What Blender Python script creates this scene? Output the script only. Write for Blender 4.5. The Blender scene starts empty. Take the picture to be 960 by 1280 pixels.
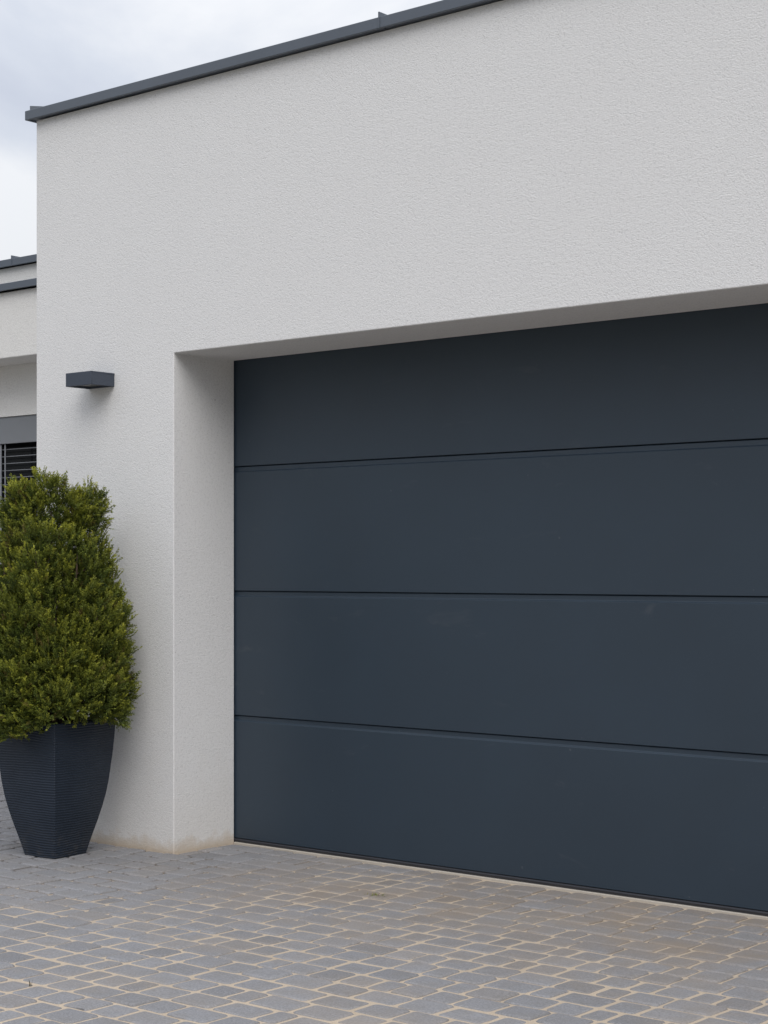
import bpy, bmesh, math, random
import numpy as np
from mathutils import Vector, Matrix

random.seed(7)
RNG = np.random.default_rng(11)
scene = bpy.context.scene
COL = scene.collection
R = math.radians

# ------------------------------------------------------------------ camera
F_PX, YAW, Y0 = 2168.0, 0.6946, 712.3          # at 960 x 1280
CAM = Vector((5.835, -5.4966, 1.30))
cam_d = bpy.data.cameras.new('camera')
cam = bpy.data.objects.new('camera', cam_d)
COL.objects.link(cam)
cam.location = CAM
cam.rotation_euler = (R(90), 0, YAW)
cam_d.sensor_fit = 'AUTO'
cam_d.sensor_width = 36
cam_d.lens = F_PX / 1280 * 36
cam_d.shift_y = (Y0 - 640) / 1280
cam_d.clip_start = 0.05
cam_d.clip_end = 3000
scene.camera = cam

# ------------------------------------------------------------------ dimensions
D = 0.399            # reveal depth
ZS = 2.295           # soffit height
ZT = 3.522           # top of the garage wall
XL = -0.985          # left end of the garage wall
XR, DOORW, YB = 6.2, 5.0, 6.5
JOINTS = [1.7914, 1.1997, 0.608]

# ------------------------------------------------------------------ helpers
def mat(name):
    m = bpy.data.materials.new(name)
    m.use_nodes = True
    nt = m.node_tree
    b = nt.nodes['Principled BSDF']
    return m, nt, b

def N(nt, typ, **kw):
    n = nt.nodes.new(typ)
    for k, v in kw.items():
        if k in n.inputs.keys() if isinstance(k, str) else False:
            n.inputs[k].default_value = v
        else:
            setattr(n, k, v)
    return n

def ramp(nt, fac, stops):
    r = nt.nodes.new('ShaderNodeValToRGB')
    el = r.color_ramp.elements
    while len(el) < len(stops):
        el.new(0.5)
    for e, (p, c) in zip(el, stops):
        e.position = p
        e.color = c if len(c) == 4 else (*c, 1)
    nt.links.new(fac, r.inputs[0])
    return r.outputs[0]

def noise(nt, vec, scale, detail=3, rough=0.5, dist=0.0):
    n = nt.nodes.new('ShaderNodeTexNoise')
    n.inputs['Scale'].default_value = scale
    n.inputs['Detail'].default_value = detail
    n.inputs['Roughness'].default_value = rough
    n.inputs['Distortion'].default_value = dist
    nt.links.new(vec, n.inputs['Vector'])
    return n.outputs['Fac']

def mapping(nt, scale=(1, 1, 1), rot=(0, 0, 0), coord='Object'):
    tc = nt.nodes.new('ShaderNodeTexCoord')
    mp = nt.nodes.new('ShaderNodeMapping')
    mp.inputs['Scale'].default_value = scale
    mp.inputs['Rotation'].default_value = rot
    nt.links.new(tc.outputs[coord], mp.inputs['Vector'])
    return mp.outputs[0]

def mixc(nt, fac, a, b, blend='MIX'):
    m = nt.nodes.new('ShaderNodeMix')
    m.data_type = 'RGBA'
    m.blend_type = blend
    for sock, v in ((m.inputs[0], fac), (m.inputs[6], a), (m.inputs[7], b)):
        if hasattr(v, 'is_linked') or isinstance(v, bpy.types.NodeSocket):
            nt.links.new(v, sock)
        elif isinstance(v, (int, float)):
            sock.default_value = v
        else:
            sock.default_value = v if len(v) == 4 else (*v, 1)
    return m.outputs[2]

def math_(nt, op, a, b=None, clamp=False):
    m = nt.nodes.new('ShaderNodeMath')
    m.operation = op
    m.use_clamp = clamp
    for i, v in enumerate((a, b)):
        if v is None:
            continue
        if isinstance(v, bpy.types.NodeSocket):
            nt.links.new(v, m.inputs[i])
        else:
            m.inputs[i].default_value = v
    return m.outputs[0]

def bump(nt, height, strength, dist, normal=None):
    b = nt.nodes.new('ShaderNodeBump')
    b.inputs['Strength'].default_value = strength
    b.inputs['Distance'].default_value = dist
    nt.links.new(height, b.inputs['Height'])
    if normal is not None:
        nt.links.new(normal, b.inputs['Normal'])
    return b.outputs[0]

def sepxyz(nt, vec):
    s = nt.nodes.new('ShaderNodeSeparateXYZ')
    nt.links.new(vec, s.inputs[0])
    return s.outputs

def empty(name, loc=(0, 0, 0), rz=0):
    o = bpy.data.objects.new(name, None)
    COL.objects.link(o)
    o.location = loc
    o.rotation_euler = (0, 0, rz)
    o.empty_display_size = 0.1
    return o

def tag(o, label=None, cat=None, group=None, kind=None):
    if label: o['label'] = label
    if cat: o['category'] = cat
    if group: o['group'] = group
    if kind: o['kind'] = kind
    return o

def link(name, me, m, parent=None):
    o = bpy.data.objects.new(name, me)
    COL.objects.link(o)
    if m is not None:
        me.materials.append(m)
    if parent is not None:
        o.parent = parent
    return o

def from_bm(name, bm, m, parent=None, bevel=0, seg=2, smooth=False):
    bmesh.ops.remove_doubles(bm, verts=bm.verts, dist=1e-5)
    bmesh.ops.recalc_face_normals(bm, faces=bm.faces)
    me = bpy.data.meshes.new(name)
    bm.to_mesh(me)
    bm.free()
    o = link(name, me, m, parent)
    if smooth:
        for p in me.polygons: p.use_smooth = True
    if bevel:
        md = o.modifiers.new('bevel', 'BEVEL')
        md.width = bevel
        md.segments = seg
        md.limit_method = 'ANGLE'
        md.angle_limit = R(35)
        md.harden_normals = False
    return o

def box(bm, x0, x1, y0, y1, z0, z1):
    vs = [bm.verts.new(c) for c in ((x0,y0,z0),(x1,y0,z0),(x1,y1,z0),(x0,y1,z0),
                                    (x0,y0,z1),(x1,y0,z1),(x1,y1,z1),(x0,y1,z1))]
    for f in ((0,3,2,1),(4,5,6,7),(0,1,5,4),(1,2,6,5),(2,3,7,6),(3,0,4,7)):
        bm.faces.new([vs[i] for i in f])
    return vs

def extrude_x(bm, prof, x0, x1):
    """closed (y, z) profile swept along x"""
    a = [bm.verts.new((x0, y, z)) for y, z in prof]
    b = [bm.verts.new((x1, y, z)) for y, z in prof]
    n = len(prof)
    for i in range(n):
        j = (i + 1) % n
        bm.faces.new((a[i], a[j], b[j], b[i]))
    bm.faces.new(a[::-1])
    bm.faces.new(b)

# ------------------------------------------------------------------ materials
def stucco(name, base, warm):
    m, nt, b = mat(name)
    v = mapping(nt, (1, 1, 1))
    vs = mapping(nt, (1.0, 1.0, 0.95))
    big = noise(nt, v, 0.9, 3, 0.55)
    mid = noise(nt, v, 7, 4, 0.6)
    grain = noise(nt, vs, 175, 2.5, 0.62, 0.5)
    grain2 = noise(nt, vs, 84, 3, 0.6, 0.4)
    vor = nt.nodes.new('ShaderNodeTexVoronoi')
    vor.inputs['Scale'].default_value = 215
    nt.links.new(vs, vor.inputs['Vector'])
    h = math_(nt, 'ADD', math_(nt, 'MULTIPLY', grain, 0.9), math_(nt, 'MULTIPLY', grain2, 0.7))
    h = math_(nt, 'ADD', h, math_(nt, 'MULTIPLY', vor.outputs['Distance'], -0.45))
    col = mixc(nt, math_(nt, 'MULTIPLY', big, 0.55), base, warm)
    col = mixc(nt, ramp(nt, mid, [(0.35, (0, 0, 0)), (0.75, (0.30, 0.30, 0.30))]), col, tuple(c * 0.94 for c in base))
    # darker tone in the pits of the grain
    pit = ramp(nt, math_(nt, 'ADD', math_(nt, 'MULTIPLY', grain, 0.6), math_(nt, 'MULTIPLY', grain2, 0.4)),
               [(0.36, (1, 1, 1)), (0.50, (0, 0, 0))])
    col = mixc(nt, math_(nt, 'MULTIPLY', pit, 0.42), col, tuple(c * 0.60 for c in base))
    spk = ramp(nt, noise(nt, v, 55, 1, 0.4), [(0.775, (0, 0, 0)), (0.80, (1, 1, 1))])
    col = mixc(nt, math_(nt, 'MULTIPLY', spk, 0.30), col, (0.25, 0.23, 0.20))
    # sand splashed up on the foot of the wall
    z = sepxyz(nt, v)[2]
    hh = math_(nt, 'ADD', math_(nt, 'MULTIPLY', noise(nt, v, 14, 5, 0.65), 0.20), -0.035)
    foot = math_(nt, 'SUBTRACT', 1.0, math_(nt, 'DIVIDE', z, hh), True)
    foot = math_(nt, 'MULTIPLY', foot, 0.85, True)
    col = mixc(nt, foot, col, (0.50, 0.40, 0.29))
    wash = math_(nt, 'SUBTRACT', 1.0, math_(nt, 'DIVIDE', z, math_(nt, 'ADD', math_(nt, 'MULTIPLY', noise(nt, v, 5, 4, 0.6), 0.9), 0.05)), True)
    col = mixc(nt, math_(nt, 'MULTIPLY', wash, 0.22), col, (0.62, 0.55, 0.45))
    nt.links.new(col, b.inputs['Base Color'])
    b.inputs['Roughness'].default_value = 0.95
    b.inputs['Specular IOR Level'].default_value = 0.2
    nt.links.new(bump(nt, h, 0.68, 0.0031), b.inputs['Normal'])
    return m

M_STUCCO = stucco('white_stucco', (0.770, 0.767, 0.762), (0.738, 0.731, 0.720))
M_CREAM = stucco('pale_stucco', (0.78, 0.768, 0.74), (0.74, 0.722, 0.688))

def metal(name, col, rough, orange=0.0, blot=0.0, spec=0.5):
    m, nt, b = mat(name)
    v = mapping(nt)
    big = noise(nt, v, 2.2, 4, 0.6)
    c = mixc(nt, ramp(nt, big, [(0.3, (0, 0, 0)), (0.7, (1, 1, 1))]), tuple(k * (1 - 0.06) for k in col), tuple(k * 1.06 for k in col))
    if blot:
        vm = mapping(nt, (1, 1, 3.2), (0, R(14), 0))
        s = ramp(nt, noise(nt, vm, 3.1, 6, 0.62, 0.9), [(0.64, (0, 0, 0)), (0.80, (1, 1, 1))])
        c = mixc(nt, math_(nt, 'MULTIPLY', s, blot), c, (0.20, 0.20, 0.20))
        sp = ramp(nt, noise(nt, v, 38, 1, 0.4), [(0.80, (0, 0, 0)), (0.83, (1, 1, 1))])
        c = mixc(nt, math_(nt, 'MULTIPLY', sp, 0.12), c, (0.30, 0.30, 0.29))
    nt.links.new(c, b.inputs['Base Color'])
    r = math_(nt, 'ADD', math_(nt, 'MULTIPLY', noise(nt, v, 5, 4, 0.6), 0.12), rough - 0.06)
    nt.links.new(r, b.inputs['Roughness'])
    b.inputs['Specular IOR Level'].default_value = spec
    if orange:
        nt.links.new(bump(nt, noise(nt, v, 260, 2, 0.5), orange, 0.0006), b.inputs['Normal'])
    return m

M_DOOR = metal('anthracite_door_paint', (0.0150, 0.0305, 0.0490), 0.50, 0.25, 0.15, 0.72)
M_COPING = metal('anthracite_sheet_metal', (0.098, 0.115, 0.140), 0.42, 0.1, 0.0)
M_LAMP = metal('anthracite_lamp_paint', (0.045, 0.056, 0.078), 0.5, 0.3, 0.0)
M_RUBBER = metal('black_rubber', (0.030, 0.031, 0.037), 0.55)
M_SHUTTER = metal('grey_aluminium', (0.21, 0.22, 0.235), 0.4)
M_SLAT = metal('slat_aluminium', (0.27, 0.28, 0.30), 0.4)
M_FRAME = metal('dark_window_frame', (0.03, 0.033, 0.038), 0.4)
M_STRIP = metal('pale_threshold', (0.45, 0.41, 0.35), 0.75)
M_INNER = metal('dark_interior', (0.02, 0.02, 0.022), 0.9)

m, nt, b = mat('window_glass'); M_GLASS = m
b.inputs['Base Color'].default_value = (0.012, 0.014, 0.016, 1)
b.inputs['Roughness'].default_value = 0.04
b.inputs['Specular IOR Level'].default_value = 0.2

m, nt, b = mat('frosted_lens'); M_LENS = m
b.inputs['Base Color'].default_value = (0.10, 0.10, 0.10, 1)
b.inputs['Roughness'].default_value = 0.35

m, nt, b = mat('roof_gravel'); M_ROOF = m
nt.links.new(ramp(nt, noise(nt, mapping(nt), 40, 4), [(0.3, (.15, .15, .15)), (0.7, (.35, .34, .33))]), b.inputs['Base Color'])

# planter plastic with fine wavy ribs
m, nt, b = mat('dark_ribbed_plastic'); M_POT = m
v = mapping(nt)
wv = nt.nodes.new('ShaderNodeTexWave')
wv.wave_type = 'BANDS'; wv.bands_direction = 'Z'; wv.wave_profile = 'SIN'
wv.inputs['Scale'].default_value = 27
wv.inputs['Distortion'].default_value = 7.0
wv.inputs['Detail'].default_value = 3
wv.inputs['Detail Scale'].default_value = 0.16
vz = mapping(nt, (1, 1, 1))
nt.links.new(vz, wv.inputs['Vector'])
hgt = math_(nt, 'POWER', wv.outputs['Fac'], 1.6)
c = mixc(nt, ramp(nt, noise(nt, v, 9, 4), [(0.3, (0, 0, 0)), (0.7, (1, 1, 1))]), (0.016, 0.0245, 0.039), (0.022, 0.032, 0.049))
dust = ramp(nt, noise(nt, v, 30, 5, 0.7), [(0.5, (0, 0, 0)), (0.8, (1, 1, 1))])
zz = sepxyz(nt, v)[2]
low = math_(nt, 'SUBTRACT', 1.0, math_(nt, 'DIVIDE', zz, 0.16), True)
c = mixc(nt, math_(nt, 'MULTIPLY', math_(nt, 'MULTIPLY', dust, low), 0.5), c, (0.13, 0.115, 0.095))
nt.links.new(c, b.inputs['Base Color'])
b.inputs['Roughness'].default_value = 0.5
b.inputs['Specular IOR Level'].default_value = 0.32
nt.links.new(bump(nt, hgt, 0.65, 0.003), b.inputs['Normal'])

m, nt, b = mat('potting_soil'); M_SOIL = m
nt.links.new(ramp(nt, noise(nt, mapping(nt), 60, 5), [(0.3, (.02, .014, .009)), (0.7, (.07, .05, .035))]), b.inputs['Base Color'])
b.inputs['Roughness'].default_value = 1

m, nt, b = mat('thuja_bark'); M_BARK = m
nt.links.new(ramp(nt, noise(nt, mapping(nt, (1, 1, .2)), 60, 5), [(0.3, (.05, .033, .022)), (0.7, (.14, .095, .065))]), b.inputs['Base Color'])
b.inputs['Roughness'].default_value = 0.9

def leaf_mat(name):
    m, nt, b = mat(name)
    at = nt.nodes.new('ShaderNodeAttribute')
    at.attribute_name = 'leaf_tint'
    b.inputs['Roughness'].default_value = 0.55
    b.inputs['Specular IOR Level'].default_value = 0.3
    nt.links.new(at.outputs['Color'], b.inputs['Base Color'])
    tr = nt.nodes.new('ShaderNodeBsdfTranslucent')
    hs = nt.nodes.new('ShaderNodeHueSaturation')
    hs.inputs['Value'].default_value = 1.1
    nt.links.new(at.outputs['Color'], hs.inputs['Color'])
    nt.links.new(hs.outputs[0], tr.inputs['Color'])
    mx = nt.nodes.new('ShaderNodeMixShader')
    mx.inputs[0].default_value = 0.20
    nt.links.new(b.outputs[0], mx.inputs[1])
    nt.links.new(tr.outputs[0], mx.inputs[2])
    nt.links.new(mx.outputs[0], nt.nodes['Material Output'].inputs['Surface'])
    return m
M_LEAF = leaf_mat('thuja_foliage')
M_BLADE = leaf_mat('grass_blade')

# paving stone: per-stone tint attribute + aggregate grain + sand dust
m, nt, b = mat('concrete_paver'); M_PAVER = m
at = nt.nodes.new('ShaderNodeAttribute'); at.attribute_name = 'stone_tint'
v = mapping(nt)
g1 = noise(nt, v, 230, 2, 0.6)
g2 = noise(nt, v, 120, 3, 0.6)
mid = noise(nt, v, 11, 4, 0.6)
c = mixc(nt, ramp(nt, g1, [(0.30, (0, 0, 0)), (0.72, (1, 1, 1))]), at.outputs['Color'], (0.40, 0.40, 0.41), 'MIX')
c = mixc(nt, 0.52, c, at.outputs['Color'])
c = mixc(nt, ramp(nt, g2, [(0.35, (0.30, 0.30, 0.30)), (0.60, (0, 0, 0))]), c, (0.075, 0.075, 0.08))
c = mixc(nt, ramp(nt, mid, [(0.42, (0, 0, 0)), (0.75, (0.40, 0.40, 0.40))]), c, (0.20, 0.185, 0.165))
# sandy dust: drifts towards the door
xyz = sepxyz(nt, v)
dn = noise(nt, mapping(nt, (1, 1.4, 1)), 1.5, 5, 0.62, 0.3)
dd = ramp(nt, dn, [(0.50, (0, 0, 0)), (0.74, (1, 1, 1))])
right = math_(nt, 'ADD', math_(nt, 'MULTIPLY', xyz[0], 0.5), 0.35, True)
c = mixc(nt, math_(nt, 'MULTIPLY', math_(nt, 'MULTIPLY', dd, right), 0.40), c, (0.34, 0.275, 0.205))
near_door = math_(nt, 'MULTIPLY', math_(nt, 'MULTIPLY', math_(nt, 'ADD', xyz[1], 1.15), 1.1, True), math_(nt, 'MULTIPLY', math_(nt, 'ADD', xyz[0], -0.25), 1.2, True))
sd_ = ramp(nt, noise(nt, v, 2.3, 5, 0.65, 0.4), [(0.36, (0, 0, 0)), (0.66, (1, 1, 1))])
c = mixc(nt, math_(nt, 'MULTIPLY', math_(nt, 'MULTIPLY', near_door, sd_), 0.62), c, (0.285, 0.225, 0.165))
# stone edges: sandy brown to the right, joint shade painted dark to the left
ez = math_(nt, 'MULTIPLY', math_(nt, 'ADD', xyz[2], 0.0035), -220, True)
c = mixc(nt, math_(nt, 'MULTIPLY', ez, 0.62), c, mixc(nt, right, (0.065, 0.058, 0.054), (0.22, 0.17, 0.12)))
pale = ramp(nt, noise(nt, v, 8.5, 2, 0.5), [(0.74, (0, 0, 0)), (0.79, (1, 1, 1))])
c = mixc(nt, math_(nt, 'MULTIPLY', pale, 0.35), c, (0.50, 0.47, 0.43))
nt.links.new(c, b.inputs['Base Color'])
b.inputs['Roughness'].default_value = 0.85
b.inputs['Specular IOR Level'].default_value = 0.3
hh = math_(nt, 'ADD', math_(nt, 'MULTIPLY', g1, 0.5), g2)
nt.links.new(bump(nt, hh, 0.5, 0.0025), b.inputs['Normal'])

m, nt, b = mat('joint_sand'); M_SAND = m
v = mapping(nt)
xyz = sepxyz(nt, v)
n1 = noise(nt, v, 300, 3, 0.6)
n2 = noise(nt, v, 3, 5, 0.6)
c = ramp(nt, n1, [(0.25, (0.40, 0.32, 0.235)), (0.75, (0.61, 0.52, 0.41))])
c = mixc(nt, ramp(nt, n2, [(0.45, (0, 0, 0)), (0.75, (0.55, 0.55, 0.55))]), c, (0.40, 0.33, 0.25))
lf = math_(nt, 'MULTIPLY', math_(nt, 'ADD', math_(nt, 'MULTIPLY', xyz[0], -1.0), 1.5), 0.4, True)
c = mixc(nt, math_(nt, 'MULTIPLY', lf, 0.6), c, (0.42, 0.37, 0.31))
# beyond the pavers: worn asphalt, then lawn
rad = nt.nodes.new('ShaderNodeVectorMath'); rad.operation = 'LENGTH'
nt.links.new(v, rad.inputs[0])
far = math_(nt, 'MULTIPLY', math_(nt, 'ADD', rad.outputs['Value'], -8.6), 1.5, True)
c = mixc(nt, far, c, ramp(nt, noise(nt, v, 6, 6, 0.7), [(0.3, (0.15, 0.15, 0.15)), (0.7, (0.21, 0.205, 0.20))]))
lawn = math_(nt, 'MULTIPLY', math_(nt, 'ADD', rad.outputs['Value'], -24.0), 0.8, True)
c = mixc(nt, lawn, c, ramp(nt, noise(nt, v, 2, 6, 0.7), [(0.3, (0.03, 0.05, 0.015)), (0.7, (0.08, 0.11, 0.035))]))
nt.links.new(c, b.inputs['Base Color'])
b.inputs['Roughness'].default_value = 1
b.inputs['Specular IOR Level'].default_value = 0.1
nt.links.new(bump(nt, n1, 0.5, 0.002), b.inputs['Normal'])

# ------------------------------------------------------------------ ground: sand bed + paving
def vnoise(x, y, s, seed):
    """smooth value noise on arrays"""
    rg = np.random.default_rng(seed)
    T = rg.random((64, 64))
    x = np.asarray(x, float) * s + 500; y = np.asarray(y, float) * s + 500
    xi = np.floor(x).astype(int); yi = np.floor(y).astype(int)
    fx = x - xi; fy = y - yi
    fx = fx * fx * (3 - 2 * fx); fy = fy * fy * (3 - 2 * fy)
    g = lambda i, j: T[i % 64, j % 64]
    return (g(xi, yi) * (1 - fx) + g(xi + 1, yi) * fx) * (1 - fy) + (g(xi, yi + 1) * (1 - fx) + g(xi + 1, yi + 1) * fx) * fy

def sand_z(x, y):
    # joints are swept empty by the shrub and the left of the yard, full towards the door and the right
    x = np.asarray(x, float); y = np.asarray(y, float)
    full = np.clip(0.42 + 0.46 * x - 0.50 * (y + 0.75) * np.clip(1 - (x - 0.2) / 1.1, 0.05, 1), 0, 1)
    full = np.clip(full + 0.55 * (vnoise(x, y, 1.1, 3) - 0.5), 0, 1)
    z = -0.0150 + 0.0100 * full
    z = z + 0.0035 * (vnoise(x, y, 9, 5) - 0.5) + 0.002 * (vnoise(x, y, 30, 6) - 0.5)
    return np.minimum(z, -0.0048)

def grid_axis(fine0, fine1, step, far):
    a = [-far, -far / 4, -60, -25, -14]
    a = [q for q in a if q < fine0 - 1] + list(np.arange(fine0, fine1, step)) + [fine1]
    a += [q for q in (14, 25, 60, far / 4, far) if q > fine1 + 1]
    return np.array(a)
gx = grid_axis(-7.0, 6.6, 0.035, 1500)
gy = grid_axis(-5.6, 2.2, 0.035, 1500)
GX, GY = np.meshgrid(gx, gy)
GZ = sand_z(GX, GY)
inside = (GX > -7.1) & (GX < 6.7) & (GY > -5.7) & (GY < 2.3)
GZ = np.where(inside, GZ, -0.006)
nx, ny = len(gx), len(gy)
vs = np.stack([GX.ravel(), GY.ravel(), GZ.ravel()], 1)
ii = (np.arange(ny - 1)[:, None] * nx + np.arange(nx - 1)[None]).ravel()
fs = np.stack([ii, ii + 1, ii + 1 + nx, ii + nx], 1)
me = bpy.data.meshes.new('ground')
me.from_pydata(vs.tolist(), [], fs.tolist())
for p in me.polygons: p.use_smooth = True
tag(link('ground', me, M_SAND), kind='structure')

PITCH = 0.1255
LENS = [0.092, 0.122, 0.122, 0.150, 0.150, 0.176]
pv, pf, pc = [], [], []
CS = 4
def add_stone(x0, x1, y0, y1, tint, seed):
    rg = random.Random(seed)
    cx, cy = (x0 + x1) / 2, (y0 + y1) / 2
    hx, hy = (x1 - x0) / 2, (y1 - y0) / 2
    rr = [min(rg.uniform(0.007, 0.017), hx * 0.8, hy * 0.8) for _ in range(4)]
    dz = rg.gauss(0, 0.0012)
    tx, ty = rg.gauss(0, 0.010), rg.gauss(0, 0.010)
    a = rg.gauss(0, 0.006)
    ca, sa = math.cos(a), math.sin(a)
    outl = []
    for q, (sx, sy, a0) in enumerate(((1, 1, 0), (-1, 1, 90), (-1, -1, 180), (1, -1, 270))):
        r = rr[q]
        for k in range(CS):
            t = R(a0 + 90 * k / (CS - 1))
            outl.append((sx * (hx - r) + r * math.cos(t), sy * (hy - r) + r * math.sin(t)))
    outl = [(x + rg.gauss(0, 0.0009), y + rg.gauss(0, 0.0009)) for x, y in outl]
    base = len(pv)
    n = len(outl)
    for ins, z in ((0.0105, 0.0), (0.0055, -0.0014), (0.0016, -0.0054), (0.0, -0.0125), (0.0, -0.04)):
        for x, y in outl:
            l = math.hypot(x, y)
            kx = x * (1 - ins / hx); ky = y * (1 - ins / hy)
            X = cx + kx * ca - ky * sa
            Y = cy + kx * sa + ky * ca
            pv.append((X, Y, z + dz + kx * tx + ky * ty - 0.0008))
            pc.append(tint)
    pf.append([base + i for i in range(n)])
    for rix in range(4):
        for i in range(n):
            j = (i + 1) % n
            o0 = base + rix * n
            pf.append([o0 + n + i, o0 + n + j, o0 + j, o0 + i])

row = 0
y = 0.379
yrows = []
while y > -5.4:
    yrows.append((y - PITCH, y)); y -= PITCH
y = 0.379
while y < 1.85:
    yrows.append((y, y + PITCH)); y += PITCH
prev_long = 0
for (ya, yb) in yrows:
    x = -6.6 - random.random() * 0.15
    while x < 6.4:
        L = random.choice(LENS)
        x0, x1 = x, x + L
        x += L
        # clip round the building
        if yb > 0.36 and x1 > XL - 0.01:              # behind the garage front
            if yb <= 0.384 and x1 > 0.05 and x0 < 0.008: x0 = 0.008
            if not (yb <= 0.384 and x0 > 0.004 and x1 < DOORW):
                if x0 < XL - 0.06 and yb > 0.36: x1 = XL - 0.012
                else: continue
        elif ya < 0.379 and yb > -0.004:
            if x1 > XL and x0 < 0.0:
                if ya < -0.04 and yb > 0: yb2 = -0.006
                elif x0 < XL - 0.05: x1 = XL - 0.012; yb2 = yb
                elif x1 > 0.05 : x0 = 0.008; yb2 = yb
                else: continue
                if yb2 != yb:
                    base_y1 = yb2
                    yb_use = yb2
                else:
                    yb_use = yb
            elif x1 > DOORW and x0 < XR:
                continue
            else:
                yb_use = yb
        else:
            yb_use = yb
        if not (ya < 0.379 and yb > -0.004): yb_use = min(yb, 1.87)
        if x1 - x0 < 0.035 or yb_use - ya < 0.03: continue
        gap = random.uniform(0.0032, 0.0052) + 0.0012 * min(1, max(0, .4 + .4 * x0 - .5 * (ya + .7) * min(1, max(.05, 1 - (x0 - .2) / 1.1))))
        mx_, my_ = (x0 + x1) / 2, (ya + yb_use) / 2
        # near the shrub the joints are tight
        g = random.gauss(0, 1)
        lum = 0.235 + 0.015 * g
        if random.random() < 0.08: lum *= 0.82
        warm = random.choice((0, 0, 0, 0.2, 0.4, 0.8)) * random.random()
        tint = (lum * (1.0 + 0.10 * warm), lum * (1.0 + 0.0 * warm), lum * (1.045 - 0.12 * warm), 1)
        add_stone(x0 + gap, x1 - gap, ya + gap * 0.85, yb_use - gap * 0.85, tint, random.random())
me = bpy.data.meshes.new('driveway')
me.from_pydata(pv, [], pf)
ca = me.color_attributes.new('stone_tint', 'FLOAT_COLOR', 'POINT')
ca.data.foreach_set('color', np.array(pc, np.float32).ravel())
sm = np.array([len(p.vertices) == 4 for p in me.polygons], bool)
me.polygons.foreach_set('use_smooth', sm)
tag(link('driveway', me, M_PAVER), kind='structure')

# ------------------------------------------------------------------ garage
gar = empty('garage', ((XL + XR) / 2, 0, 0))
tag(gar, 'white rendered flat-roofed garage with wide anthracite sectional door', 'garage')
def part(o, parent):
    """parent keeping world transform"""
    o.parent = parent
    m_ = Matrix.Translation(-Vector(parent_world(parent)))
    o.matrix_parent_inverse = m_
    return o
def parent_world(p):
    v = Vector(p.location)
    while p.parent is not None:
        p = p.parent
        v = v + Vector(p.location) if False else v
    return v

WT = D - 0.006                       # wall thickness at the opening
bm = bmesh.new()
def Q(*c):
    bm.faces.new([bm.verts.new(q) for q in c])
def wall_skin(y):
    Q((XL, y, -.1), (0, y, -.1), (0, y, ZS), (XL, y, ZS))
    Q((XL, y, ZS), (0, y, ZS), (0, y, ZT), (XL, y, ZT))
    Q((0, y, ZS), (DOORW, y, ZS), (DOORW, y, ZT), (0, y, ZT))
    Q((DOORW, y, -.1), (XR, y, -.1), (XR, y, ZS), (DOORW, y, ZS))
    Q((DOORW, y, ZS), (XR, y, ZS), (XR, y, ZT), (DOORW, y, ZT))
wall_skin(0)
Q((0, 0, -.1), (0, WT, -.1), (0, WT, ZS), (0, 0, ZS))
Q((DOORW, 0, -.1), (DOORW, WT, -.1), (DOORW, WT, ZS), (DOORW, 0, ZS))
Q((0, 0, ZS), (DOORW, 0, ZS), (DOORW, WT, ZS), (0, WT, ZS))
# inner skin
XLi = XL + .36
Q((XLi, WT, -.1), (0, WT, -.1), (0, WT, ZS), (XLi, WT, ZS))
Q((XLi, WT, ZS), (0, WT, ZS), (0, WT, ZT), (XLi, WT, ZT))
Q((0, WT, ZS), (DOORW, WT, ZS), (DOORW, WT, ZT), (0, WT, ZT))
Q((DOORW, WT, -.1), (XR, WT, -.1), (XR, WT, ZS), (DOORW, WT, ZS))
Q((DOORW, WT, ZS), (XR, WT, ZS), (XR, WT, ZT), (DOORW, WT, ZT))
# sides, back, top
for x in (XL, XR):
    Q((x, 0, -.1), (x, YB, -.1), (x, YB, ZS), (x, 0, ZS))
    Q((x, 0, ZS), (x, YB, ZS), (x, YB, ZT), (x, 0, ZT))
Q((XL, YB, -.1), (XR, YB, -.1), (XR, YB, ZT), (XL, YB, ZT))
bmesh.ops.remove_doubles(bm, verts=bm.verts, dist=1e-4)
me = bpy.data.meshes.new('wall')
bmesh.ops.recalc_face_normals(bm, faces=bm.faces)
bm.to_mesh(me); bm.free()
w = part(link('wall', me, M_STUCCO), gar)
md = w.modifiers.new('bevel', 'BEVEL'); md.width = 0.0045; md.segments = 3; md.limit_method = 'ANGLE'; md.angle_limit = R(40)
bm = bmesh.new()
box(bm, XL + .02, XR - .02, .02, YB - .02, ZT - .12, ZT - .05)
part(from_bm('roof', bm, M_ROOF), gar)

def coping_run(bm, path_in, z0, face, over, width, lip=0.004):
    pass

# coping: an L of folded sheet along the front and the left side, mitred at the corner
def coping(name, x0, x1, yf, z0, parent, side_len=None, face=0.046, width=0.34, over=0.040):
    """front run with its outer face at yf; if side_len the run turns back at x0"""
    bm = bmesh.new()
    th = 0.012
    # section (outward distance from outer face u>=0 inward, z)
    sec = [(0, z0), (0, z0 + face), (width, z0 + face - 0.012), (width, z0 - 0.01), (width - th, z0 - 0.01),
           (width - th, z0 + face - 0.014 - th), (th, z0 + face - th), (th, z0)]
    if side_len:
        A = [bm.verts.new((x0 + u, yf + u, z)) for u, z in sec]
        C = [bm.verts.new((x0 + u, side_len, z)) for u, z in sec]
    else:
        A = [bm.verts.new((x0, yf + u, z)) for u, z in sec]
    B = [bm.verts.new((x1, yf + u, z)) for u, z in sec]
    n = len(sec)
    for i in range(n):
        j = (i + 1) % n
        bm.faces.new((A[i], A[j], B[j], B[i]))
        if side_len:
            bm.faces.new((C[i], C[j], A[j], A[i]))
    bm.faces.new(B)
    bm.faces.new((C if side_len else A)[::-1])
    return part(from_bm(name, bm, M_COPING, bevel=0.002, seg=1), parent)

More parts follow.
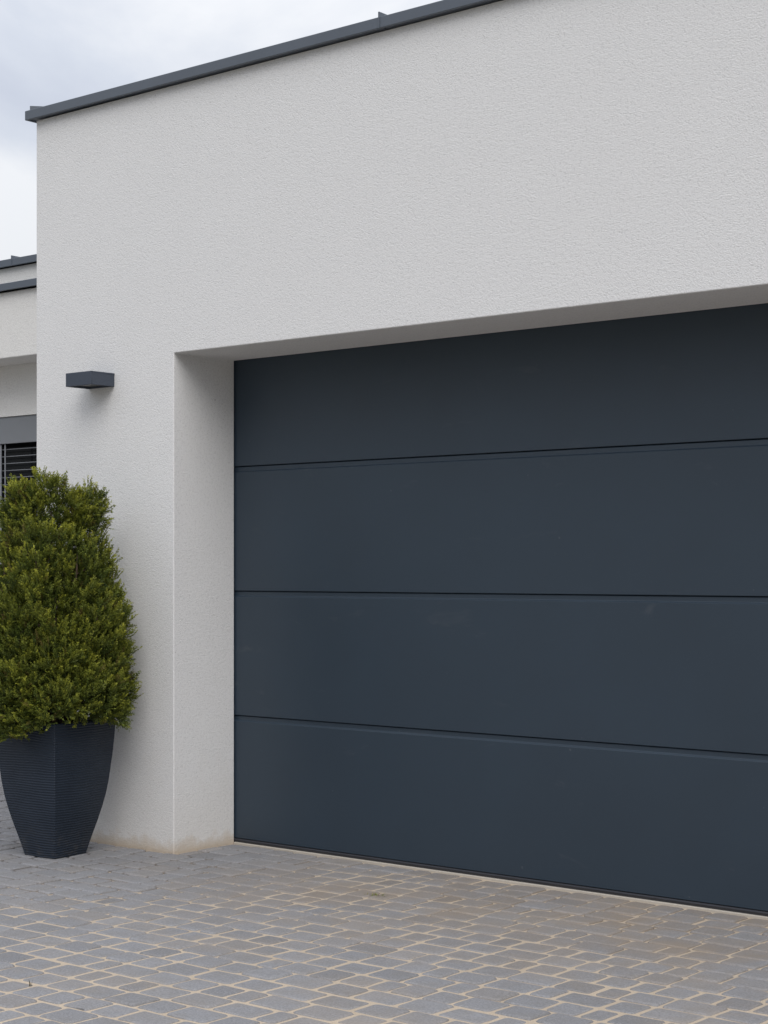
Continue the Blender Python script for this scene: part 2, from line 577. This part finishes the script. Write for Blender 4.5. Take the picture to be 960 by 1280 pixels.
OV = 0.040
cop = coping('roof_coping', XL - OV, XR + .03, -OV, ZT + 0.002, gar, side_len=YB)
# packer plate closing the underside of the sheet over the wall head
bm = bmesh.new()
box(bm, XL - .027, XR - .01, -.027, 0.22, ZT + .008, ZT + 0.030)
part(from_bm('wall_head', bm, M_COPING), gar)
def fin(name, pts, parent, t=0.004):
    """standing seam: a thin upright strip along pts [(x, y, z0, z1)]"""
    (xa, ya, a0, a1), (xb, yb, b0, b1) = pts
    dx, dy = xb - xa, yb - ya
    l = math.hypot(dx, dy); nx_, ny_ = -dy / l * t / 2, dx / l * t / 2
    bm = bmesh.new()
    va = [bm.verts.new(c) for c in ((xa + nx_, ya + ny_, a0), (xa - nx_, ya - ny_, a0), (xa - nx_, ya - ny_, a1), (xa + nx_, ya + ny_, a1))]
    vb = [bm.verts.new(c) for c in ((xb + nx_, yb + ny_, b0), (xb - nx_, yb - ny_, b0), (xb - nx_, yb - ny_, b1), (xb + nx_, yb + ny_, b1))]
    for i in range(4):
        j = (i + 1) % 4
        bm.faces.new((va[i], va[j], vb[j], vb[i]))
    bm.faces.new(va[::-1]); bm.faces.new(vb)
    return part(from_bm(name, bm, M_COPING), parent)
ZC = ZT + 0.002 + 0.046
def seam(x, yf, zc, parent, face=0.046, up=0.020):
    s = fin('seam', [(x, yf - 0.0035, zc - face, zc + up), (x, yf + 0.33, zc - 0.016, zc + up - .004)], parent, 0.006)
    return s
def x_at(px, Y):
    t = (px - 480) / F_PX
    dx_ = -math.sin(YAW) + t * math.cos(YAW); dy_ = math.cos(YAW) + t * math.sin(YAW)
    return CAM.x + (Y - CAM.y) / dy_ * dx_
SEAM_X = x_at(474.0, -OV)
seam(SEAM_X, -OV, ZC, gar)
fin('seam', [(XL - OV + .018, -OV + .018, ZC - .006, ZC + .026), (XL - OV + .33, -OV + .33, ZC - .016, ZC + .022)], gar, 0.006)

# sectional door
door_bm = bmesh.new()
box(door_bm, -0.12, DOORW + 0.12, D + 0.030, D + 0.042, 0.03, ZS + 0.14)
door = part(from_bm('garage_door', door_bm, M_DOOR), gar)
levels = [0.024] + JOINTS[::-1] + [ZS + 0.12]
for i in range(4):
    z0, z1 = levels[i] + (0.0 if i == 0 else 0.0012), levels[i + 1] - 0.0012
    bm = bmesh.new()
    yf = D
    if i < 3:
        prof = [(yf, z0 + .0015), (yf, z1 - .0275), (yf + .0010, z1 - .0262), (yf + .0062, z1 - .0212), (yf + .0070, z1 - .0195), (yf + .0070, z1 - .003), (yf + .0095, z1), (yf + .028, z1), (yf + .028, z0), (yf + .002, z0)]
    else:
        prof = [(yf, z0 + .0015), (yf, z1), (yf + .028, z1), (yf + .028, z0), (yf + .002, z0)]
    extrude_x(bm, prof, -0.11, DOORW + 0.11)
    o = from_bm('door_panel', bm, M_DOOR)
    o.parent = door
    o.matrix_parent_inverse = Matrix.Identity(4)
bm = bmesh.new()
extrude_x(bm, [(D - .003, .009), (D - .005, .016), (D + .002, .0215), (D + .026, .0215), (D + .026, -.02), (D + .004, -.02)], -0.11, DOORW + 0.11)
o = from_bm('bottom_seal', bm, M_RUBBER); o.parent = door
bm = bmesh.new()
extrude_x(bm, [(D - .012, -.03), (D - .012, .002), (D - .010, .0045), (D + .02, .006), (D + .02, -.03)], 0.002, DOORW - .002)
part(from_bm('threshold', bm, M_STRIP), gar)

# ------------------------------------------------------------------ house wing behind, left
HY, FY = 1.88, 1.60
HX0, HX1 = -8.5, XL - 0.003
house = empty('house', (-4.5, HY, 0))
tag(house, 'pale rendered house wing with projecting canopy and venetian blinds, set back left of the garage', 'house')
def kx(px, Y):
    t = (px - 480) / F_PX
    return (Y - CAM.y) / (math.cos(YAW) + t * math.sin(YAW))
def z_at(px, py, Y):
    return CAM.z + (Y0 - py) / F_PX * kx(px, Y)
H_TOP = z_at(45, 329, HY)
C_TOP = z_at(45, 359, FY)
C_BOT = z_at(45, 443, FY)
W_TOP = z_at(45, 517.5, HY)
WX0, WX1 = -7.4, -1.6
bm = bmesh.new()
def HQ(*c): bm.faces.new([bm.verts.new(q) for q in c])
HQ((HX0, HY, -.1), (WX0, HY, -.1), (WX0, HY, W_TOP), (HX0, HY, W_TOP))
HQ((WX1, HY, -.1), (HX1, HY, -.1), (HX1, HY, W_TOP), (WX1, HY, W_TOP))
HQ((HX0, HY, W_TOP), (WX0, HY, W_TOP), (WX0, HY, H_TOP), (HX0, HY, H_TOP))
HQ((WX0, HY, W_TOP), (WX1, HY, W_TOP), (WX1, HY, H_TOP), (WX0, HY, H_TOP))
HQ((WX1, HY, W_TOP), (HX1, HY, W_TOP), (HX1, HY, H_TOP), (WX1, HY, H_TOP))
RD = 0.20
HQ((WX0, HY, W_TOP), (WX1, HY, W_TOP), (WX1, HY + RD, W_TOP), (WX0, HY + RD, W_TOP))
HQ((WX0, HY, -.1), (WX0, HY + RD, -.1), (WX0, HY + RD, W_TOP), (WX0, HY, W_TOP))
HQ((WX1, HY, -.1), (WX1, HY + RD, -.1), (WX1, HY + RD, W_TOP), (WX1, HY, W_TOP))
HQ((HX0, HY, -.1), (HX0, YB + 1, -.1), (HX0, YB + 1, H_TOP), (HX0, HY, H_TOP))
HQ((HX0, YB + 1, -.1), (HX1, YB + 1, -.1), (HX1, YB + 1, H_TOP), (HX0, YB + 1, H_TOP))
HQ((HX0, HY, H_TOP), (HX1, HY, H_TOP), (HX1, YB + 1, H_TOP), (HX0, YB + 1, H_TOP))
bmesh.ops.remove_doubles(bm, verts=bm.verts, dist=1e-4)
bmesh.ops.recalc_face_normals(bm, faces=bm.faces)
me = bpy.data.meshes.new('wall'); bm.to_mesh(me); bm.free()
part(link('wall', me, M_CREAM), house)
bm = bmesh.new()
box(bm, HX0, HX1, FY, HY - .003, C_BOT, C_TOP)
can = part(from_bm('canopy', bm, M_CREAM, bevel=0.006), house)
coping('roof_coping', HX0 - .04, HX1 + .0005, HY - .04, H_TOP + .002, house, face=0.048)
hs = seam(x_at(14.5, HY - .04), HY - .04, H_TOP + .050, house, face=.048, up=.020)
bm = bmesh.new()
extrude_x(bm, [(FY - .04, C_TOP + .003), (FY - .04, C_TOP + .049), (HY - .002, C_TOP + .060), (HY - .002, C_TOP + .045), (FY - .028, C_TOP + .036), (FY - .028, C_TOP + .003)], HX0 - .04, HX1 + .0005)
part(from_bm('canopy_coping', bm, M_COPING, bevel=.002, seg=1), house)

# window: frame with pane, shutter box, slats and guides
B_BOT = z_at(45, 552, HY + .02)
bm = bmesh.new()
fy0, fy1 = HY + .13, HY + .19
box(bm, WX0, WX1, fy0, fy1, 0.0, 0.09)
box(bm, WX0, WX1, fy0, fy1, W_TOP - .08, W_TOP)
xs = np.linspace(WX0, WX1, 6)
for i, x in enumerate(xs):
    box(bm, max(WX0, x - .045), min(WX1, x + .045), fy0 + .001, fy1 - .001, .0901, W_TOP - .0801)
win = part(from_bm('window', bm, M_FRAME), house)
def sub(o):
    o.parent = win
    return o
bm = bmesh.new(); box(bm, WX0 + .01, WX1 - .01, fy0 + .03, fy0 + .04, .05, W_TOP - .04)
sub(from_bm('pane', bm, M_GLASS))
bm = bmesh.new(); box(bm, WX0 + .003, WX1 - .003, HY + .012, HY + .028, B_BOT, W_TOP - .002)
sub(from_bm('shutter_box', bm, M_SHUTTER, bevel=.002))
bm = bmesh.new()
sp = 0.0478
zz_ = B_BOT - .036
while zz_ > .12:
    # shallow curved slat tilted a little, 60 mm deep
    prof = []
    for k in range(5):
        u = -0.014 + 0.007 * k
        prof.append((HY + .060 + u, zz_ + .003 - 5.0 * u * u + u * 0.04))
    prof = prof + [(a_, z_ - .003) for a_, z_ in prof[::-1]]
    extrude_x(bm, prof, WX0 + .012, WX1 - .012)
    zz_ -= sp
sub(from_bm('blind', bm, M_SLAT))
for px in (1.6, 7.0):
    x = x_at(px, HY + .03)
    bm = bmesh.new()
    wd = .004 if px > 3 else .006
    box(bm, x - wd, x + wd, HY + .024, HY + .029, .1, B_BOT - .002)
    sub(from_bm('guide_rail', bm, M_SLAT))

# ------------------------------------------------------------------ wall lamp
lx1 = x_at(143.2, 0.0)
# front-right vertical edge appears at px 113.8: solve the projection depth
best = min(np.linspace(0.02, 0.3, 561), key=lambda d: abs(x_at(113.8, -d) - lx1))
ld = float(best)
lx0 = x_at(82, -ld)
lz1 = z_at(113.8, 463.2, -ld); lz0 = z_at(113.8, 480.3, -ld)
lamp = empty('wall_lamp', ((lx0 + lx1) / 2, 0, lz0))
tag(lamp, 'small box-shaped anthracite lamp on the white wall above the shrub', 'wall lamp')
w2 = (lx1 - lx0) / 2; hz = lz1 - lz0
bm = bmesh.new()
t = 0.008
box(bm, -w2, w2, -ld, -0.0, hz - t, hz)                       # lid
box(bm, -w2, w2, -ld, -ld + t, 0, hz - t)                     # front
box(bm, -w2, -w2 + t, -ld + t, -0.0, 0, hz - t)
box(bm, w2 - t, w2, -ld + t, -0.0, 0, hz - t)
box(bm, -w2 + t, w2 - t, -t, -0.0005, 0, hz - t)
o = from_bm('housing', bm, M_LAMP, lamp, bevel=.0022, seg=2)
bm = bmesh.new(); box(bm, -w2 + t, w2 - t, -ld + t, -t, .010, .014)
from_bm('lens', bm, M_LENS, lamp)

# ------------------------------------------------------------------ planter
PC = Vector((-0.399, -0.362, 0)); PROT = R(4.5)
pot = empty('planter', PC, PROT)
tag(pot, 'tall square dark blue-grey ribbed planter tapering to its foot beside the garage pier', 'planter')
prof = [(0, .180), (.07, .2085), (.147, .242), (.21, .2665), (.27, .2855), (.33, .2985), (.39, .3065), (.465, .3195), (.53, .3280), (.575, .3325), (.612, .335)]
def ring_sq(bm, z, w_, rr=0.006, bulge=0.004):
    h = w_ / 2
    out = []
    for q, (sx, sy, a0) in enumerate(((1, 1, 0), (-1, 1, 90), (-1, -1, 180), (1, -1, 270))):
        for k in range(4):
            a_ = R(a0 + 30 * k)
            out.append(bm.verts.new((sx * (h - rr) + rr * math.cos(a_), sy * (h - rr) + rr * math.sin(a_), z)))
        # mid-face points, faces bow out a touch
        nxs, nys = ((1, 1), (-1, 1), (-1, -1), (1, -1))[(q + 1) % 4]
        mx_, my_ = (sx + nxs) / 2 * h, (sy + nys) / 2 * h
        l = math.hypot(mx_, my_)
        out.append(bm.verts.new((mx_ * (1 + bulge / l), my_ * (1 + bulge / l), z)))
    return out
bm = bmesh.new()
rings = []
zs_ = np.linspace(0, .612, 40)
for z in zs_:
    rings.append(ring_sq(bm, float(z), float(np.interp(z, [p[0] for p in prof], [p[1] * (1.095 + .065 * min(1, p[0] / .4)) for p in prof]))))
rings.append(ring_sq(bm, .616, .384)); rings.append(ring_sq(bm, .616, .365)); rings.append(ring_sq(bm, .612, .359)); rings.append(ring_sq(bm, .50, .345))
for a_, b_ in zip(rings, rings[1:]):
    n = len(a_)
    for i in range(n):
        j = (i + 1) % n
        f = bm.faces.new((a_[i], a_[j], b_[j], b_[i]))
bm.faces.new(rings[0][::-1])
shell = from_bm('shell', bm, M_POT, pot)
for p in shell.data.polygons: p.use_smooth = True
shell.data.set_sharp_from_angle(angle=R(38)) if hasattr(shell.data, 'set_sharp_from_angle') else None
bm = bmesh.new()
n_ = 14
grid = [[bm.verts.new((-.172 + .344 * i / (n_ - 1), -.172 + .344 * j / (n_ - 1), .555 + random.uniform(0, .018))) for j in range(n_)] for i in range(n_)]
for i in range(n_ - 1):
    for j in range(n_ - 1):
        bm.faces.new((grid[i][j], grid[i + 1][j], grid[i + 1][j + 1], grid[i][j + 1]))
from_bm('soil', bm, M_SOIL, pot)

# ------------------------------------------------------------------ thuja
thu = empty('thuja_shrub', (PC.x, PC.y, .56))
tag(thu, 'dense bushy green conifer with several tops growing in the dark planter', 'shrub')
TZ = 0.56
# image-plane right and towards-camera directions on the ground, at the shrub
vd = Vector((CAM.x - PC.x, CAM.y - PC.y)).normalized()
rt = np.array((-vd.y, vd.x)); fr = np.array((vd.x, vd.y))
def loc(u, w_, z):
    """u to the right seen from the yard, w towards the yard"""
    return np.array((rt[0] * u + fr[0] * w_, rt[1] * u + fr[1] * w_, z))
def lump(u, w_, z, r, rz):
    return (loc(u * .79, w_, z), r * .94, rz)
lumps = []
rg = np.random.default_rng(5)
# leaders: upright lobes (u, w, top z, radius)
leaders = [(-.165, .03, 1.705, .105), (-.02, .05, 1.715, .125), (.165, .00, 1.700, .105), (-.21, -.10, 1.60, .10), (.07, -.10, 1.66, .11),
           (.10, .17, 1.50, .11), (-.09, .20, 1.53, .115), (.215, .04, 1.47, .085), (-.24, .07, 1.45, .10), (.0, .24, 1.30, .11),
           (.19, .17, 1.22, .11), (-.19, .21, 1.25, .115), (.29, .02, 1.19, .08), (-.30, .02, 1.20, .10), (.24, -.10, 1.35, .09)]
for (u, w_, zt, r) in leaders:
    zt -= .035
    z = zt - r * 1.25
    k = 0
    while z > .66:
        spread = 1 + 0.34 * (zt - z) / 1.0
        lumps.append(lump(u * spread + rg.normal(0, .016), w_ * spread + rg.normal(0, .016), z, r * (0.82 + 0.32 * rg.random()) * (1 + .10 * min(k, 3)), r * 1.35))
        z -= r * 1.05
        k += 1
# side lumps that make the outline seen in the photo
for (u, w_, z, r) in [(.345, .03, .99, .055), (.30, .05, .86, .085), (.335, .06, .73, .075), (.295, .12, .70, .08), (.285, .02, 1.17, .062), (.20, .02, 1.57, .075),
                      (-.33, .08, .80, .10), (-.33, .12, .66, .09), (-.20, .26, .62, .085), (-.26, .24, .56, .075), (-.10, .29, .70, .09), (.06, .30, .78, .09), (.16, .27, .74, .09), (.25, .20, .78, .085),
                      (.0, .31, .92, .08), (-.16, .29, .86, .09), (.26, .15, .98, .08), (.13, .25, 1.02, .085), (.245, .13, .69, .05), (.29, .03, .68, .055), (-.05, .27, .69, .06),
                      (-.165, .04, 1.60, .085), (-.10, .05, 1.57, .09), (.02, .06, 1.60, .09), (-.06, .06, 1.63, .07), (.09, .03, 1.57, .085), (.165, .01, 1.60, .075), (.14, .02, 1.50, .09), (-.22, .03, 1.54, .08)]:
    lumps.append(lump(u, w_, z, r, r * 1.15))

LV, LF, LC = [], [], []
vcount = 0
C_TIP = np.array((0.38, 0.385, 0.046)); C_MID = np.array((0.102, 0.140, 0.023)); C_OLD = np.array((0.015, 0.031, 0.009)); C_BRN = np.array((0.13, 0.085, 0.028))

def frond_segments(rg):
    """one flat spray of unit length: forked rows of small scale leaves"""
    segs = []
    nst = 5
    for i in range(nst):
        segs.append((i / nst, 0.0, (i + 1) / nst + .06, 0.0, .030))
    for i in range(1, nst + 1):
        t = (i - .35) / nst
        for s in (-1, 1):
            bl = (0.45 - 0.29 * t) * rg.uniform(.7, 1.2)
            tj = t + rg.uniform(-.06, .06)
            e0, e1 = tj + bl * .70, s * bl * rg.uniform(.5, .75)
            segs.append((tj, 0, tj + (e0 - tj) * .6, e1 * .6, .028))
            segs.append((tj + (e0 - tj) * .5, e1 * .5, e0, e1, .028))
            if i < nst:
                m0, m1 = tj + (e0 - tj) * .45, e1 * .45
                segs.append((m0, m1, m0 + bl * .38, m1 + s * bl * .04, .026))
                segs.append((m0, m1, m0 + bl * .13, m1 + s * bl * .32, .026))
    return np.array(segs)
PROTOS = [frond_segments(rg) for _ in range(10)]
FR = []                        # p, axis, side, L, tone, droop
def frond(p, axis, side, L, tone, rg):
    FR.append((*p, *axis, *side, L, tone, rg.uniform(-.25, .45)))
def flush_fronds():
    global vcount
    A = np.array(FR)
    pick = rg.integers(0, len(PROTOS), len(A))
    for k, S in enumerate(PROTOS):
        B = A[pick == k]
        m = len(B); nq = len(S)
        p, ax, sd = B[:, 0:3], B[:, 3:6], B[:, 6:9]
        L, tone, droop = B[:, 9], B[:, 10], B[:, 11]
        ax = ax / np.linalg.norm(ax, axis=1, keepdims=True)
        sd = sd - ax * np.sum(ax * sd, 1, keepdims=True)
        sd = sd / np.linalg.norm(sd, axis=1, keepdims=True)
        nr = np.cross(ax, sd)
        a = S[:, 0:2]; b_ = S[:, 2:4]; d = b_ - a
        ln = np.linalg.norm(d, axis=1, keepdims=True) + 1e-9
        pn = np.stack([-d[:, 1], d[:, 0]], 1) / ln * S[:, 4:5]
        mid = a + d * .55
        U = np.stack([a, mid + pn, b_ + d * .15, mid - pn], 1).reshape(-1, 2)      # 4nq x 2
        bend = -droop[:, None] * U[None, :, 0] ** 2 * .5 + np.abs(U[None, :, 1]) * .25
        jit = rg.normal(0, .035, (m, len(U)))
        V = p[:, None] + L[:, None, None] * (U[None, :, :1] * ax[:, None] + U[None, :, 1:] * sd[:, None] + (bend + jit)[:, :, None] * nr[:, None])
        LV.append(V.reshape(-1, 3))
        LF.append(np.arange(m * nq * 4).reshape(-1, 4) + vcount)
        vcount += m * nq * 4
        tt = np.clip(np.maximum(S[:, 2], np.abs(S[:, 3]) * 1.6), 0, 1.1)[None, :, None] ** 1.5
        tn = tone[:, None, None]
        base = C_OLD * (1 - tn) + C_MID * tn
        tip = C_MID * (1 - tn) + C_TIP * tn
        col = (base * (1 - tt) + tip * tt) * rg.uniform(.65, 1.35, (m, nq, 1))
        br = rg.random(m) < .03
        col[br] = col[br] * .3 + C_BRN * .7
        LC.append(np.repeat(np.concatenate([col, np.ones((m, nq, 1))], 2).reshape(-1, 4), 4, 0))

cen = np.array([l[0] for l in lumps]); rad_ = np.array([l[1] for l in lumps]); rzz = np.array([l[2] for l in lumps])
WALL_V = -PC.y - 0.012
for li, (c, r, rz_) in enumerate(lumps):
    ltone = np.clip(rg.normal(.5, .12), .1, .95)
    def ok(p):
        q = (p - cen) / np.stack([rad_, rad_, rzz], 1)
        dist = np.linalg.norm(q, axis=1); dist[li] = 9
        u_ = p[0] * rt[0] + p[1] * rt[1]
        return dist.min() > .45 and p[1] < WALL_V - .015 and p[2] > np.interp(u_, (-.16, .0, .12, .2), (.55, .63, .645, .60))
    def spray(p, d, tone, L, k_out=1.0):
        out = np.array((p[0], p[1], 0)); out /= (np.linalg.norm(out) + 1e-6)
        ax = out * rg.uniform(.1, .6) + np.array((0, 0, rg.uniform(.5, 1.7))) + d * k_out + rg.normal(0, .22, 3)
        if p[2] < .72: ax += out * .4 - np.array((0, 0, rg.uniform(.2, .9)))
        sd = np.cross(out, np.array((0, 0, 1.0))) * rg.normal(0, 1) + out * rg.normal(0, .8) + np.array((0, 0, 1)) * rg.normal(0, .4) + rg.normal(0, .3, 3)
        frond(p - np.array((0, 0, TZ)), ax, sd, L, float(np.clip(tone, .02, 1)), rg)
    # older sprays inside the lump, coloured darker as shade between the tufts
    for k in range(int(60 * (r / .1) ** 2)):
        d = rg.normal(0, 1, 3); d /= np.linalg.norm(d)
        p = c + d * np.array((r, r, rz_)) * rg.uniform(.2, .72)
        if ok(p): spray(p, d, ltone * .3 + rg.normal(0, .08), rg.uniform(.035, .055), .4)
    # tufts of younger sprays on its surface
    for j in range(int(20 * (r / .1) ** 1.6) + 4):
        d0 = rg.normal(0, 1, 3); d0[2] = d0[2] * .9 + .1
        d0 /= np.linalg.norm(d0)
        pc_ = c + d0 * np.array((r, r, rz_)) * rg.uniform(.66, 1.06)
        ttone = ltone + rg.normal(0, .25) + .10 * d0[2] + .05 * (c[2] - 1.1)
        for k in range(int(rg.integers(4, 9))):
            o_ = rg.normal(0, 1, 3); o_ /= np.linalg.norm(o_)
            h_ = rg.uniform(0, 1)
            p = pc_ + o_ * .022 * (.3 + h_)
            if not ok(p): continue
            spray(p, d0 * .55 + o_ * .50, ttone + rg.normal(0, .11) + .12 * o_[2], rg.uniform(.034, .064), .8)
flush_fronds()
V = np.concatenate(LV); Fq = np.concatenate(LF); Cc = np.concatenate(LC)
V[:, 1] = np.minimum(V[:, 1], WALL_V)
me = bpy.data.meshes.new('foliage')
me.vertices.add(len(V)); me.vertices.foreach_set('co', V.astype(np.float32).ravel())
me.loops.add(Fq.size); me.loops.foreach_set('vertex_index', Fq.astype(np.int32).ravel())
me.polygons.add(len(Fq))
me.polygons.foreach_set('loop_start', np.arange(0, Fq.size, 4, dtype=np.int32))
me.update(calc_edges=True)
ca = me.color_attributes.new('leaf_tint', 'FLOAT_COLOR', 'POINT')
ca.data.foreach_set('color', Cc.astype(np.float32).ravel())
link('foliage', me, M_LEAF, thu)
print('foliage quads', len(Fq), 'stones', len(pf) // 65)

def tube(bm, pts, rads, n=7):
    prev = None
    for i, (p, r) in enumerate(zip(pts, rads)):
        p = Vector(p)
        d = (Vector(pts[min(i + 1, len(pts) - 1)]) - Vector(pts[max(i - 1, 0)])).normalized()
        u = d.orthogonal().normalized(); v_ = d.cross(u)
        ring = [bm.verts.new(p + (u * math.cos(2 * math.pi * k / n) + v_ * math.sin(2 * math.pi * k / n)) * r) for k in range(n)]
        if prev:
            for k in range(n):
                bm.faces.new((prev[k], prev[(k + 1) % n], ring[(k + 1) % n], ring[k]))
        prev = ring
    bm.faces.new(prev)
bm = bmesh.new()
for (u, w_, zt, r) in leaders:
    a_ = loc(u * .18, w_ * .18, 0.0); b_ = loc(u * .75, w_ * .75, (zt - TZ) * .45); c_ = loc(u * .98, w_ * .98, zt - TZ - r * 1.1)
    tube(bm, [a_, (a_ + b_) / 2 + np.array((0, 0, -.03)), b_, (b_ + c_) / 2, c_], [.014, .012, .009, .006, .003])
    for k in range(7):
        t_ = .25 + .1 * k
        p = b_ * (1 - t_) + c_ * t_
        an = random.uniform(0, 6.28)
        e = p + np.array((math.cos(an) * r * .8, math.sin(an) * r * .8, r * .5))
        if e[1] < WALL_V - .02:
            tube(bm, [p, (p + e) / 2 + np.array((0, 0, -.006)), e], [.004, .003, .0012], 5)
from_bm('trunk', bm, M_BARK, thu, smooth=True)

# ------------------------------------------------------------------ little weeds in the joints
def ground_pt(px, py):
    k = CAM.z * F_PX / (py - Y0)
    u = (px - 480) / F_PX * k
    return (CAM.x - math.sin(YAW) * k + math.cos(YAW) * u, CAM.y + math.cos(YAW) * k + math.sin(YAW) * u)
def tuft(name, label, px, py, n, h, spread, cols, seed, up=1.0):
    rg = random.Random(seed)
    x, y = ground_pt(px, py)
    o0 = empty(name, (x, y, -.004))
    vs_, fs_, cs_ = [], [], []
    for i in range(n):
        a_ = rg.uniform(0, 6.28)
        bx, by = rg.gauss(0, spread), rg.gauss(0, spread * .6)
        hh_ = h * rg.uniform(.45, 1.1); ln = rg.uniform(.3, 1.0) * hh_ / up
        wd = rg.uniform(.0010, .0020)
        dx_, dy_ = math.cos(a_), math.sin(a_)
        c_ = rg.choice(cols); c_ = tuple(q * rg.uniform(.8, 1.2) for q in c_) + (1,)
        b0 = len(vs_)
        for k in range(4):
            t_ = k / 3
            px_ = bx + dx_ * ln * t_ ** 1.6; py_ = by + dy_ * ln * t_ ** 1.6; pz = hh_ * (t_ - .28 * t_ * t_)
            w_ = wd * (1 - t_ * .85)
            vs_ += [(px_ - dy_ * w_, py_ + dx_ * w_, pz), (px_ + dy_ * w_, py_ - dx_ * w_, pz)]
            cs_ += [c_, c_]
        for k in range(3):
            fs_.append((b0 + 2 * k, b0 + 2 * k + 1, b0 + 2 * k + 3, b0 + 2 * k + 2))
    me = bpy.data.meshes.new('blades'); me.from_pydata(vs_, [], fs_)
    ca = me.color_attributes.new('leaf_tint', 'FLOAT_COLOR', 'POINT')
    ca.data.foreach_set('color', np.array(cs_, np.float32).ravel())
    link('blades', me, M_BLADE, o0)
    tag(o0, label, 'weed')
    return o0
tuft('grass_tuft', 'yellowish green tuft of grass between the pavers in front of the garage door', 471, 1119, 46, .018, .022,
     [(.20, .19, .05), (.14, .17, .04), (.25, .21, .09)], 3, .55)
tuft('grass_sprig', 'tiny dark grass sprig alone in a sandy joint in front of the planter', 39, 1231, 4, .034, .003, [(.07, .075, .03), (.12, .10, .05)], 8, 1.8)

# ------------------------------------------------------------------ light
SUN_EL, SUN_AZ = R(46), R(49)       # sun in front of the facade, to the right: azimuth measured from -Y towards +X
sd = bpy.data.lights.new('sun', 'SUN')
sd.energy = 1.35
sd.angle = R(45)
sd.color = (1.0, 0.975, 0.945)
so = bpy.data.objects.new('sun', sd)
COL.objects.link(so)
dirv = Vector((math.sin(SUN_AZ) * math.cos(SUN_EL), -math.cos(SUN_AZ) * math.cos(SUN_EL), math.sin(SUN_EL)))
so.rotation_euler = dirv.to_track_quat('Z', 'Y').to_euler()

world = bpy.data.worlds.new('World')
scene.world = world
world.use_nodes = True
nt = world.node_tree
bg = nt.nodes['Background']
sky = nt.nodes.new('ShaderNodeTexSky')
sky.sky_type = 'NISHITA'
sky.sun_disc = False
sky.sun_elevation = SUN_EL
sky.sun_rotation = math.atan2(dirv.x, dirv.y)
sky.air_density = 1.0
sky.dust_density = 3.0
tc = nt.nodes.new('ShaderNodeTexCoord')
mp = nt.nodes.new('ShaderNodeMapping')
mp.inputs['Scale'].default_value = (1, 1, 2.0)
mp.inputs['Location'].default_value = (0.30, 0.10, 0.0)
nt.links.new(tc.outputs['Generated'], mp.inputs['Vector'])
cl = noise(nt, mp.outputs[0], 3.4, 7, 0.55, 0.35)
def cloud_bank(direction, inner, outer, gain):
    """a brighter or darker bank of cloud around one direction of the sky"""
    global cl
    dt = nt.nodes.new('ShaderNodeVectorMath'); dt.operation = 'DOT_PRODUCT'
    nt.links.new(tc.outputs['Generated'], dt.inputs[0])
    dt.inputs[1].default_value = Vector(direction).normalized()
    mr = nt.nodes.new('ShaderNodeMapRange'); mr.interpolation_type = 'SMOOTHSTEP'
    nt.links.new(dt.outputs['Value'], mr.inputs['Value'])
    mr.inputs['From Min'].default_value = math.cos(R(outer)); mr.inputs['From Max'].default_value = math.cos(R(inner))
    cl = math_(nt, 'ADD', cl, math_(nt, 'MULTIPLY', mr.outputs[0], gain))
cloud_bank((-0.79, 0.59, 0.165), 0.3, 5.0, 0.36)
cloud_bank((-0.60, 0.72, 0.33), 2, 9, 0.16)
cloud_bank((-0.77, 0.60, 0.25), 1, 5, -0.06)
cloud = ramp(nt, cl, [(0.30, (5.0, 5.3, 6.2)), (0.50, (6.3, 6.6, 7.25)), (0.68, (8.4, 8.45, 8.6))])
el_ = sepxyz(nt, tc.outputs['Generated'])[2]
el_raw = el_
el_ = math_(nt, 'ADD', math_(nt, 'MULTIPLY', math_(nt, 'MAXIMUM', el_, 0.0), 0.9), 0.80)
# unseen sky low behind the camera, dimmed to darken door top and soffit
gy_ = sepxyz(nt, tc.outputs['Generated'])[1]
side_ = math_(nt, 'MULTIPLY', math_(nt, 'ADD', math_(nt, 'MULTIPLY', gy_, -1.0), 0.05), 3.0, True)
lowb = math_(nt, 'SUBTRACT', 1.0, math_(nt, 'MULTIPLY', el_raw, 2.4), True)
el_ = math_(nt, 'MULTIPLY', el_, math_(nt, 'SUBTRACT', 1.0, math_(nt, 'MULTIPLY', math_(nt, 'MULTIPLY', side_, lowb), 0.62)))
vmul = nt.nodes.new('ShaderNodeVectorMath'); vmul.operation = 'SCALE'
nt.links.new(cloud, vmul.inputs[0]); nt.links.new(el_, vmul.inputs['Scale'])
cloud = vmul.outputs[0]
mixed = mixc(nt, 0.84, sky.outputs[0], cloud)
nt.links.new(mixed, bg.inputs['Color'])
bg.inputs['Strength'].default_value = 0.10

# ------------------------------------------------------------------ render settings
scene.view_settings.view_transform = 'Standard'
scene.view_settings.look = 'None'
scene.view_settings.gamma = 1
scene.view_settings.exposure = 0.25
scene.view_settings.use_curve_mapping = False
scene.cycles.max_bounces = 8
scene.cycles.diffuse_bounces = 4
scene.cycles.use_denoising = True
scene.render.resolution_x = 768
scene.render.resolution_y = 1024
